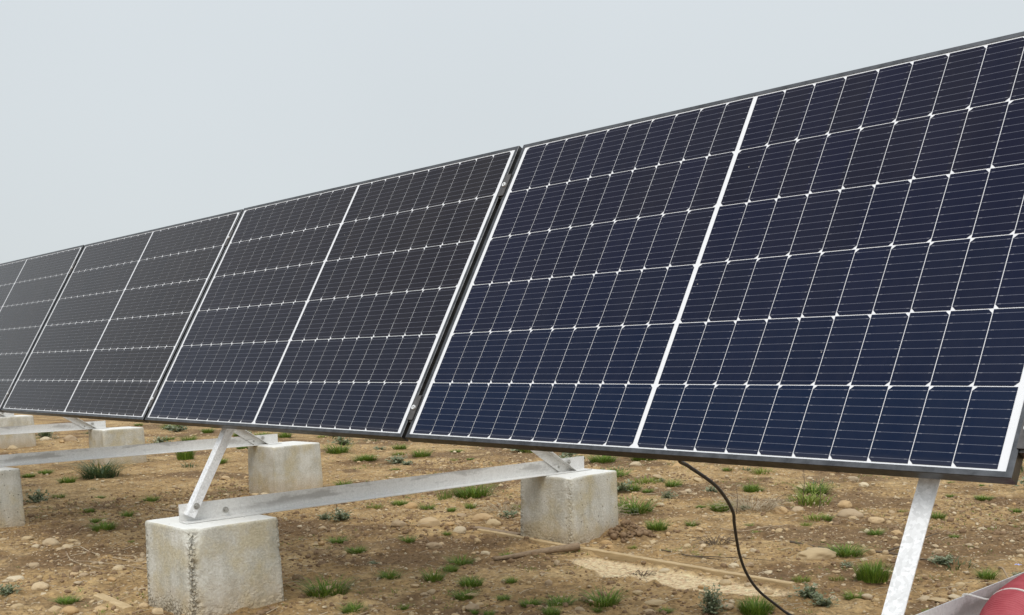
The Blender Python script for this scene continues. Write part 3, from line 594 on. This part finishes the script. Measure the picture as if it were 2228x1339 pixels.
# ---------------------------------------------------------------- wood on the ground
def plank(name, pts, wd, ht, mat, label, cat, rise=.0):
    pts = [Vector((x, y, 0)) for x, y in pts]; V = []; F = []; N = 36
    def at(s):
        s *= len(pts)-1; i = min(int(s), len(pts)-2); return pts[i].lerp(pts[i+1], s-i)
    for k in range(N+1):
        s = k/N; p = at(s); q = (pts[-1]-pts[0]).normalized(); nrm = Vector((-q.y, q.x, 0))
        z = (1-s)*gz(pts[0].x, pts[0].y)+s*gz(pts[-1].x, pts[-1].y)+rise; w_ = wd/2*(1+.05*math.sin(k*1.7)); h_ = ht*(1+.05*math.sin(k*2.3+1))
        c = .003
        prof = [(-w_, -.015), (w_, -.015), (w_, h_-c), (w_-c, h_), (-w_+c, h_), (-w_, h_-c)]
        for a, b in prof: V.append(p+nrm*a+Vector((0, 0, z+b)))
    n = 6
    for k in range(N):
        for j in range(n): F.append((k*n+j, (k+1)*n+j, (k+1)*n+(j+1) % n, k*n+(j+1) % n))
    F.append(tuple(range(n))); F.append(tuple(N*n+j for j in range(n))[::-1])
    me = mesh(name, [v-Vector((pts[0].x, pts[0].y, G0)) for v in V], F, mat)
    o = obj(name, me, None, (pts[0].x, pts[0].y, G0)); return tag(o, label, cat)
plank('wooden_batten', [(-1.70, 1.772), (-1.3, 1.748), (-.89, 1.712)], .030, .013, M_BOARD, 'pale wooden batten lying at the foot of the rear block, left piece', 'batten', .004)
plank('wooden_batten', [(-.865, 1.700), (-.3, 1.695), (.27, 1.690)], .030, .014, M_BOARD, 'pale wooden batten along the back of the sandy strip, right piece', 'batten', .004)
plank('wood_splinter', [(-1.76, 1.80), (-1.40, 1.79)], .045, .010, M_STICK, 'flat split wood scrap lying on the left end of the batten', 'wood scrap', .010)
plank('wood_offcut', [(-1.72, -.262), (-1.40, -.275)], .040, .014, M_BOARD, 'pale wood offcut left of the big front block at the bottom edge', 'wood offcut', .004)
m = MB(); pts = []
for k in range(15):
    s = k/14; x = -1.03+s*.125; y = 1.27+s*.425; pts.append((x+.004*math.sin(k*.6), y, (1-s)*gz(-1.03, 1.27)+s*gz(-.905, 1.695)+.010+.014*s))
m.tube(smooth_path(pts, 3), .009, 10, r2=.019)
tag(m.build('thick_stick', M_STICK, None, True), 'thick grey-brown stick pointing at the joint of the battens', 'stick')
def twig(pts, r, mat, label, branches=(), name='twig', group=None, lift=.006):
    m = MB(); P = [(x, y, gz(x, y)+lift+(z if len(q) > 2 else 0)) for q in pts for x, y, z in [(*q, 0)[:3]]]
    m.tube(smooth_path(P, 4), r, 6, r2=r*.5)
    for b in branches:
        P = [(x, y, gz(x, y)+lift+(z)) for q in b for x, y, z in [(*q, 0)[:3]]]; m.tube(smooth_path(P, 4), r*.7, 5, r2=r*.25)
    o = m.build(name, mat, None, True); return tag(o, label, 'twig', group)
twig([(-2.55, .02), (-2.2, .10), (-1.85, .14), (-1.55, .22)], .0035, M_TWIG, 'long thin twig running to the left side of the big front block', [[(-2.2, .10), (-2.05, .02), (-1.9, .0)]])
twig([(-3.0, .16), (-2.7, .12), (-2.35, .17), (-1.9, .28)], .003, M_TWIG, 'thin pale twig above and left of the lone oval cobble', [[(-2.6, .13), (-2.5, .25)]])
twig([(-2.9, .05), (-2.6, -.03), (-2.3, -.02)], .003, M_TWIG, 'short curved twig left of the lone oval cobble', [[(-2.6, -.03), (-2.5, .06)]])
twig([(.72, 2.56), (.80, 2.40, .03), (.88, 2.28, .02), (1.02, 2.16)], .005, M_TWIG, 'pale forked dry twig right of the silvery weed', [[(.88, 2.28, .02), (.95, 2.42, .05), (1.05, 2.62, .08)], [(.88, 2.28, .02), (.84, 2.18, 0)]])
twig([(-.25, 2.5), (-.02, 2.45), (.2, 2.56), (.42, 2.55)], .008, M_DTWIG, 'dark gnarled twig touching the largest flat stone, left of the bright rail', [[(.0, 2.46), (.1, 2.36)], [(.2, 2.56), (.28, 2.75, .04), (.3, 2.9, .05)]])
twig([(-.75, 2.62), (-.60, 2.60), (-.52, 2.70, .02), (-.50, 2.84, .01)], .004, M_TWIG, 'crooked pale twig right of the cable above the batten', [])
twig([(-.62, 1.97), (-.42, 1.93), (-.28, 1.96)], .004, M_DTWIG, 'short dark twig behind the right batten', [[(-.42, 1.93), (-.2, 1.99), (-.02, 2.0)]])
twig([(-3.95, 1.05), (-3.7, 1.10), (-3.45, 1.06)], .006, M_TWIG, 'pale straight twig behind the foot of the slanting rail', [])
for x, y, hh, lb in ((-.95, 3.75, .26, 'thin upright dead stalk above the dry tuft right of the rear block'), (-.72, 3.55, .20, 'shorter upright dead stalk right of the dry tuft'), (-.95, 3.05, .16, 'pale upright dead stalk left of the cable'), (-3.05, .88, .16, 'thin upright dead stalk above the twigs at left'), (-2.95, 1.7, .14, 'upright dead stalk left of the pitted back block')):
    m = MB(); z = gz(x, y); m.tube(smooth_path([(x, y, z-.01), (x+.012, y, z+hh*.5), (x-.006, y+.01, z+hh)], 4), .0028, 5, r2=.001)
    for b in range(3): m.tube([(x+.006, y, z+hh*(.4+.2*b)), (x+random.uniform(-.03, .03), y+random.uniform(-.02, .02), z+hh*(.5+.2*b))], .0012, 4)
    tag(m.build('dead_stalk', M_DTWIG, None, True), lb, 'dead stalk')

# ---------------------------------------------------------------- stones
def ico(sub):
    t = (1+5**.5)/2
    V = [np.array(v, float)/math.hypot(1, t) for v in ((-1,t,0),(1,t,0),(-1,-t,0),(1,-t,0),(0,-1,t),(0,1,t),(0,-1,-t),(0,1,-t),(t,0,-1),(t,0,1),(-t,0,-1),(-t,0,1))]
    F = [(0,11,5),(0,5,1),(0,1,7),(0,7,10),(0,10,11),(1,5,9),(5,11,4),(11,10,2),(10,7,6),(7,1,8),(3,9,4),(3,4,2),(3,2,6),(3,6,8),(3,8,9),(4,9,5),(2,4,11),(6,2,10),(8,6,7),(9,8,1)]
    for _ in range(sub):
        mid = {}; G = []
        def md(a, b):
            k = (min(a, b), max(a, b))
            if k not in mid: v = V[a]+V[b]; V.append(v/np.linalg.norm(v)); mid[k] = len(V)-1
            return mid[k]
        for a, b, c in F:
            x, y, z = md(a, b), md(b, c), md(c, a); G += [(a, x, z), (b, y, x), (c, z, y), (x, y, z)]
        F = G
    return np.array(V), np.array(F)
IC3, IC1, IC0 = ico(3), ico(1), ico(0)
def stone_shape(V, seed, ang=False):
    rng = np.random.default_rng(seed); P = V*(1+.30*fbm(V*1.2+seed*3.1, 2, seed)[:, None])
    if ang:
        for _ in range(9):
            n = rng.normal(size=3); n /= np.linalg.norm(n); d = rng.uniform(.55, .85); s = P@n
            P = P-np.clip(s-d, 0, None)[:, None]*n*.92
    P = P*(1+.025*fbm(V*5+seed, 3, seed+2)[:, None])
    return P
variants = [mesh('stone', stone_shape(IC3[0], s, s % 2 == 1)*[.5, .5, .5], IC3[1], M_STONE, True) for s in range(12)]
rs = np.random.default_rng(5)
def put_stone(x, y, w_, label, group=None, flat=None, var=None, rz=None, asp=None):
    v = variants[var if var is not None else rs.integers(12)]
    o = obj('stone', v); asp = asp or rs.uniform(.6, .9); fl = flat or rs.uniform(.42, .68)
    o.scale = (w_*1.05, w_*asp*1.2, w_*fl*1.15); o.rotation_euler = (rs.uniform(-.12, .12), rs.uniform(-.12, .12), (math.radians(46)+rs.uniform(-.5, .5)) if rz is None else rz)
    o.location = (x, y, gz(x, y)+w_*fl*.14)
    return tag(o, label, 'stone', group)
def kind_of(w_):
    if w_ > .060: return 'larger rounded tan river cobble lying in the soil', 'larger river cobbles lying about the soil'
    if w_ > .040: return 'medium river pebble half sunk in the soil', 'medium river pebbles lying about the soil'
    return 'small river pebble on the soil', 'small river pebbles lying about the soil'
SPEC = {'largest stone': (.30, .42, 2), 'long grey-green': (.26, .4, 5), 'broad domed': (.5, .8, 0), 'wide flat yell': (.2, .8, 5), 'wide flat tan': (.3, .6, 3)}
for x, y, w_, li in STONES:
    if li >= 0:
        lb = LABELS[li]; k = next((SPEC[s] for s in SPEC if lb.startswith(s)), None)
        if k: put_stone(x, y, w_, lb, None, k[0], k[2], None, k[1])
        else: put_stone(x, y, w_, lb, var=(3 if 'angular' in lb else (0 if 'smooth' in lb or 'oval' in lb else None)), rz=(math.radians(20) if 'long' in lb else None))
    else: put_stone(x, y, w_, *kind_of(w_))
BL = [(-1.222, 0), (-1.2, 1.958), (-4.155, .045), (-4.15, 2.1), (-7.26, 2.18), (-10.5, 2.28), (-7.29, .03), (-10.3, .03), (1.575, 0), (1.58, 1.96)]
def free(x, y, r=.24):
    return all(abs(x-a) > r or abs(y-b) > r for a, b in BL)
cnt = 0
while cnt < 90:
    x = rs.uniform(-6.5, 2.2); y = rs.uniform(-.5, 6.0)
    if not free(x, y) or sandmask(np.array([x]), np.array([y]))[0] > .1: continue
    w_ = float(np.exp(rs.normal(-3.45, .28))); put_stone(x, y, w_, *kind_of(w_)); cnt += 1
def scatter(name, n, xr, yr, mu, sg, base, mat, label, cat, seed, dens=0, flat=(.4, .8), sink=.15, ymin_pow=1.0):
    rng = np.random.default_rng(seed); B, F = base; k = len(B)
    x = rng.uniform(*xr, n*3); y = yr[0]+(yr[1]-yr[0])*rng.uniform(0, 1, n*3)**ymin_pow
    P = np.stack([x, y, x*0], 1); d = fbm(P*1.7, 3, seed)+.6*fbm(P*6, 2, seed+1)
    ok = (d > dens-rng.uniform(0, .5, n*3)) & (sandmask(x, y) < .3)
    for a, b in BL: ok &= (np.abs(x-a) > .19) | (np.abs(y-b) > .21)
    x, y = x[ok][:n], y[ok][:n]; n = len(x)
    s = np.exp(rng.normal(mu, sg, n)); s = np.clip(s, .003, .045)
    z = hgt(x, y)
    ang = rng.uniform(0, 2*np.pi, n); jit = 1+rng.uniform(-.28, .28, (n, k, 1))
    sc = np.stack([s*.5, s*.5*rng.uniform(.55, .95, n), s*.5*rng.uniform(*flat, n)], 1)
    V = B[None]*jit*sc[:, None, :]; c, q = np.cos(ang)[:, None], np.sin(ang)[:, None]
    V = np.stack([V[..., 0]*c-V[..., 1]*q, V[..., 0]*q+V[..., 1]*c, V[..., 2]], 2)
    V += np.stack([x, y, z+s*sink], 1)[:, None, :]
    FF = (F[None]+(np.arange(n)*k)[:, None, None]).reshape(-1, 3)
    me = mesh(name, V.reshape(-1, 3), FF, mat, True)
    at = me.attributes.new('tint', 'FLOAT', 'POINT'); at.data.foreach_set('value', np.repeat(rng.uniform(0, 1, n), k).astype(np.float32))
    return tag(obj(name, me), label, cat, kind='stuff')
scatter('gravel', 7000, (-4.5, 2.6), (-.7, 4.2), -4.75, .45, IC1, M_GRAVEL, 'fine pale gravel strewn over the near soil', 'gravel', 71)
scatter('far_gravel', 7000, (-14, 2.6), (-.3, 11), -4.05, .45, IC1, M_GRAVEL, 'pale gravel strewn over the soil farther back', 'gravel', 73, -.15)
scatter('soil_clods', 14000, (-5, 2.6), (-.7, 4.5), -4.5, .45, IC1, M_CLOD, 'crumbly brown clods of soil', 'soil clods', 77, .1, (.5, .9), .1)
scatter('small_stones', 2600, (-7, 2.6), (-.6, 7), -4.0, .36, IC1, M_GRAVEL, 'small tan stones half sunk in the soil everywhere', 'small stones', 91, -.1, (.35, .7), .02)
scatter('spoil_heap', 130, (-1.05, -.88), (2.0, 2.25), -3.9, .5, IC0, M_CLOD, 'dark clods heaped against the rear block', 'soil clods', 79, -2, (.5, .9), .3)
# litter of straw bits
m = MB(); rng = random.Random(3)
for k in range(1500):
    x, y = rng.uniform(-5, 2.5), rng.uniform(-.6, 5)
    if not free(x, y, .2): continue
    a = rng.uniform(0, math.pi); l = rng.uniform(.015, .075); z = gz(x, y)+.004; b = rng.uniform(-.01, .01)
    dx, dy = math.cos(a)*l, math.sin(a)*l
    m.tube([(x, y, z), (x+dx*.5-dy*b*9, y+dy*.5+dx*b*9, z+.004+rng.uniform(0, .004)), (x+dx, y+dy, z+rng.uniform(0, .012))], rng.uniform(.0006, .0016), 3, False)
tag(m.build('straw_litter', M_STRAW), 'bits of dry straw and stalks strewn over the soil', 'straw', kind='stuff')
# dry tangled stalks right of the rear block and by the wooden batten
def drytuft(x, y, r, n, hh, label, seed, mat=M_STRAW):
    m = MB(); rg = random.Random(seed); z = gz(x, y)
    for k in range(n):
        a = rg.uniform(0, 6.28); d = r*rg.uniform(0, .6); px, py = x+math.cos(a)*d, y+math.sin(a)*d
        a2 = a+rg.uniform(-1, 1); l = r*rg.uniform(.4, 1); h_ = hh*rg.uniform(.3, 1)
        m.tube([(px, py, z-.005), (px+math.cos(a2)*l*.5, py+math.sin(a2)*l*.5, z+h_*.8), (px+math.cos(a2)*l, py+math.sin(a2)*l, z+h_*rg.uniform(.4, 1.1))], .0012, 3, False)
    return tag(m.build('dry_tuft', mat), label, 'dry grass tuft')
drytuft(-1.05, 3.35, .20, 150, .10, 'tangle of grey dry stalks right of the rear concrete block', 5)
drytuft(-2.15, 2.35, .13, 60, .07, 'small dry stubble clump under the middle of the near base beam', 6)
drytuft(-1.50, 2.55, .14, 70, .07, 'dry stalks beside the left side of the rear concrete block', 7)
drytuft(-.35, 1.50, .05, 26, .025, 'flat dark dry rosette on the edge of the sandy strip', 8, M_DTWIG)
drytuft(-.52, 2.28, .10, 60, .05, 'low dark brown dry clump left of the cable behind the batten', 9, M_DTWIG)

# ---------------------------------------------------------------- grass tufts and weeds
def blades(n, R, H, seed, lean=.6, wd=.0035, curl=.5, flat=1.0):
    rg = np.random.default_rng(seed); V = []; F = []; T = []
    for k in range(n):
        a = rg.uniform(0, 2*np.pi); d = R*.62*math.sqrt(rg.uniform(0, 1)); bx, by = math.cos(a)*d, math.sin(a)*d*flat
        h = H*rg.uniform(.22, 1)*(1-.35*d/(R*.62)); a2 = a+rg.uniform(-.9, .9); ln = lean*h*rg.uniform(.25, 1.3)
        ww = wd*rg.uniform(.6, 1.2); sx, sy = -math.sin(a2)*ww, math.cos(a2)*ww; b = len(V); t = rg.uniform(0, 1)
        S_ = 4
        for i in range(S_):
            s = i/S_; q = s**(1+curl); x = bx+math.cos(a2)*ln*q*1.2; y = by+math.sin(a2)*ln*q*1.2; z = h*(s-.30*curl*s*s)-.004; f = (1-s)**.6
            V += [(x-sx*f, y-sy*f, z), (x+sx*f, y+sy*f, z)]; T += [t, t]
        V.append((bx+math.cos(a2)*ln*1.2, by+math.sin(a2)*ln*1.2, h*(1-.34*curl))); T.append(t)
        for i in range(S_-1): F.append((b+2*i, b+2*i+1, b+2*i+3, b+2*i+2))
        F.append((b+2*S_-2, b+2*S_-1, b+2*S_))
    return V, F, T
def leafy(n, R, H, seed, lw=.010, ll=.035):
    rg = np.random.default_rng(seed); V = []; F = []; T = []
    for k in range(n):
        a = rg.uniform(0, 2*np.pi); el = rg.uniform(.1, 1.35); L_ = rg.uniform(.35, 1)
        ex, ey, ez = math.cos(a)*math.cos(el)*R, math.sin(a)*math.cos(el)*R, math.sin(el)*H
        m_ = int(3+L_*5)
        b = len(V); q = np.array([-math.sin(a), math.cos(a), 0])*.008; tip = np.array([ex, ey, ez*(1.1-.1*L_)])*L_
        V += [tuple(-q), tuple(q), tuple(tip+q*.4), tuple(tip-q*.4)]; T += [.2]*4; F.append((b, b+1, b+2, b+3))
        for j in range(m_):
            s = (j+1)/m_*L_; px, py, pz = ex*s, ey*s, ez*s*(1.1-.1*s)
            b2 = rg.uniform(0, 2*np.pi); e2 = rg.uniform(-.1, 1.0); l = ll*rg.uniform(.5, 1.1); w_ = lw*rg.uniform(.6, 1.1)
            dv = np.array([math.cos(b2)*math.cos(e2), math.sin(b2)*math.cos(e2), math.sin(e2)]); sd_ = np.array([-math.sin(b2), math.cos(b2), rg.uniform(-.4, .4)])
            p = np.array([px, py, pz]); b = len(V); t = rg.uniform(0, 1)
            V += [tuple(p), tuple(p+dv*l*.45+sd_*w_*.5), tuple(p+dv*l), tuple(p+dv*l*.45-sd_*w_*.5)]; T += [t]*4; F.append((b, b+1, b+2, b+3))
    return V, F, T
def plant_mesh(name, dat, mat):
    V, F, T = dat; me = mesh(name, V, F, mat)
    at = me.attributes.new('tint', 'FLOAT', 'POINT'); at.data.foreach_set('value', np.array(T, np.float32)); return me
# unit meshes of radius about .5 (scaled to the tuft's width)
TU = {'g': [plant_mesh('grass_blades', blades(260+30*i, .5, .60-.05*i, 100+i, 1.0, .0095, .5, .8), M_GRASS) for i in range(5)],
      'y': [plant_mesh('grass_blades', blades(150, .5, .34, 120+i, .8, .012, .6), M_GRASSY) for i in range(2)],
      'w': [plant_mesh('weed_leaves', leafy(46, .5, .42, 140+i, .07, .15), M_WEED) for i in range(4)],
      'L': [plant_mesh('grass_blades', blades(420, .55, 1.0, 160, 1.0, .010, .9), M_GRASSB)],
      'U': [plant_mesh('grass_blades', blades(320, .5, 1.0, 161, .35, .013, .3), M_GRASS)],
      'V': [plant_mesh('grass_blades', blades(520, .5, .55, 162, .6, .011, .5), M_GRASS)],
      'T': [plant_mesh('grass_blades', blades(120, .5, 1.1, 163, .4, .008, .4), M_GRASS)],
      'B': [plant_mesh('grass_blades', blades(620, .5, .72, 164, .5, .011, .5), M_GRASS)],
      'W': [plant_mesh('weed_leaves', leafy(120, .5, 1.25, 165, .075, .16), M_WEED)],
      'd': [plant_mesh('grass_blades', blades(50, .5, .3, 166, .8, .010, .6), M_GRASSB)]}
GL = {'g': ('small green grass tuft dotting the bare soil', 'small green grass tufts'), 'y': ('thin yellow-green grass tuft on the soil', 'thin yellow-green grass tufts'),
      'w': ('low grey-green weed with small leaves on the soil', 'low grey-green weeds'), 'd': ('sparse greyish grass seedling on the soil', 'sparse grass seedlings')}
rt = np.random.default_rng(9)
def put_tuft(x, y, s, k, lb, gp=None):
    kk = {'U2': 'V', 'f': 'w'}.get(k, k)
    arr = TU[kk]; me = arr[rt.integers(len(arr))]; weed = kk in 'wW'
    o = obj('weed' if weed else 'grass_tuft', me, None, (x, y, gz(x, y)), (0, 0, rt.uniform(0, 6.28)))
    sz = rt.uniform(.8, 1.25)
    q = {'w': 1.55, 'y': 1.5, 'f': 1.5, 'd': 1.4}.get(k, 1.32)
    o.scale = (s*q, s*q, s*sz*max(.92, q*.78))
    return tag(o, lb, 'weed' if weed else 'grass tuft', gp)
for x, y, s, k, li in TUFTS:
    lb, gp = (LABELS[li], None) if li >= 0 else GL.get(k, GL['g'])
    o = put_tuft(x, y, s, k, lb, gp)
    if 'flower' in lb:
        m = MB()
        for q in range(5): a = q*1.257; m.add([(0, 0, .05), (.007*math.cos(a-.4), .007*math.sin(a-.4), .052), (.011*math.cos(a), .011*math.sin(a), .050), (.007*math.cos(a+.4), .007*math.sin(a+.4), .052)], [(0, 1, 2, 3)])
        f = m.build('flower', M_FLOWER, o); f.scale = (1/s, 1/s, 1/s)
cnt = 0
while cnt < 170:
    x = rt.uniform(-13, 2.6); y = rt.uniform(2.4, 9.5)
    if not free(x, y, .3): continue
    k = 'gggywwd'[rt.integers(7)]; put_tuft(x, y, rt.uniform(.12, .30), k, *GL[k]); cnt += 1
# far vegetation and seedlings as one cover
V, F, T = [], [], []; rg = np.random.default_rng(15); n0 = 0
K1 = 2600
cand = []
while len(cand) < K1:
    xs, ys = rg.uniform(-7, 2.4, 4000), rg.uniform(-.5, 7.5, 4000)
    Q = np.stack([xs, ys, xs*0], 1); d = fbm(Q*1.3, 3, 301)+.7*fbm(Q*4, 2, 303)
    for a, b, c in zip(xs[d > .30], ys[d > .30], d[d > .30]): cand.append((a, b))
for k in range(K1+380):
    if k < K1: x, y = cand[k]; s = rg.uniform(.018, .055)
    else: x, y, s = rg.uniform(-45, 6), rg.uniform(8.5, 40), rg.uniform(.2, .6)
    if not free(x, y, .22) or (k < K1 and sandmask(np.array([x]), np.array([y]))[0] > .1): continue
    v, f, t = blades(9 if k < K1 else 30, s*.6, s*.6, 1000+k, .9, .0015 if k < K1 else .012, .6); z = gz(x, y); b = len(V)
    V += [(a+x, c+y, d+z) for a, c, d in v]; F += [tuple(i+b for i in q) for q in f]; T += t
tag(obj('ground_cover', plant_mesh('ground_cover', (V, F, T), M_GRASS)), 'sparse green seedlings and far patches of grass', 'ground cover', kind='stuff')
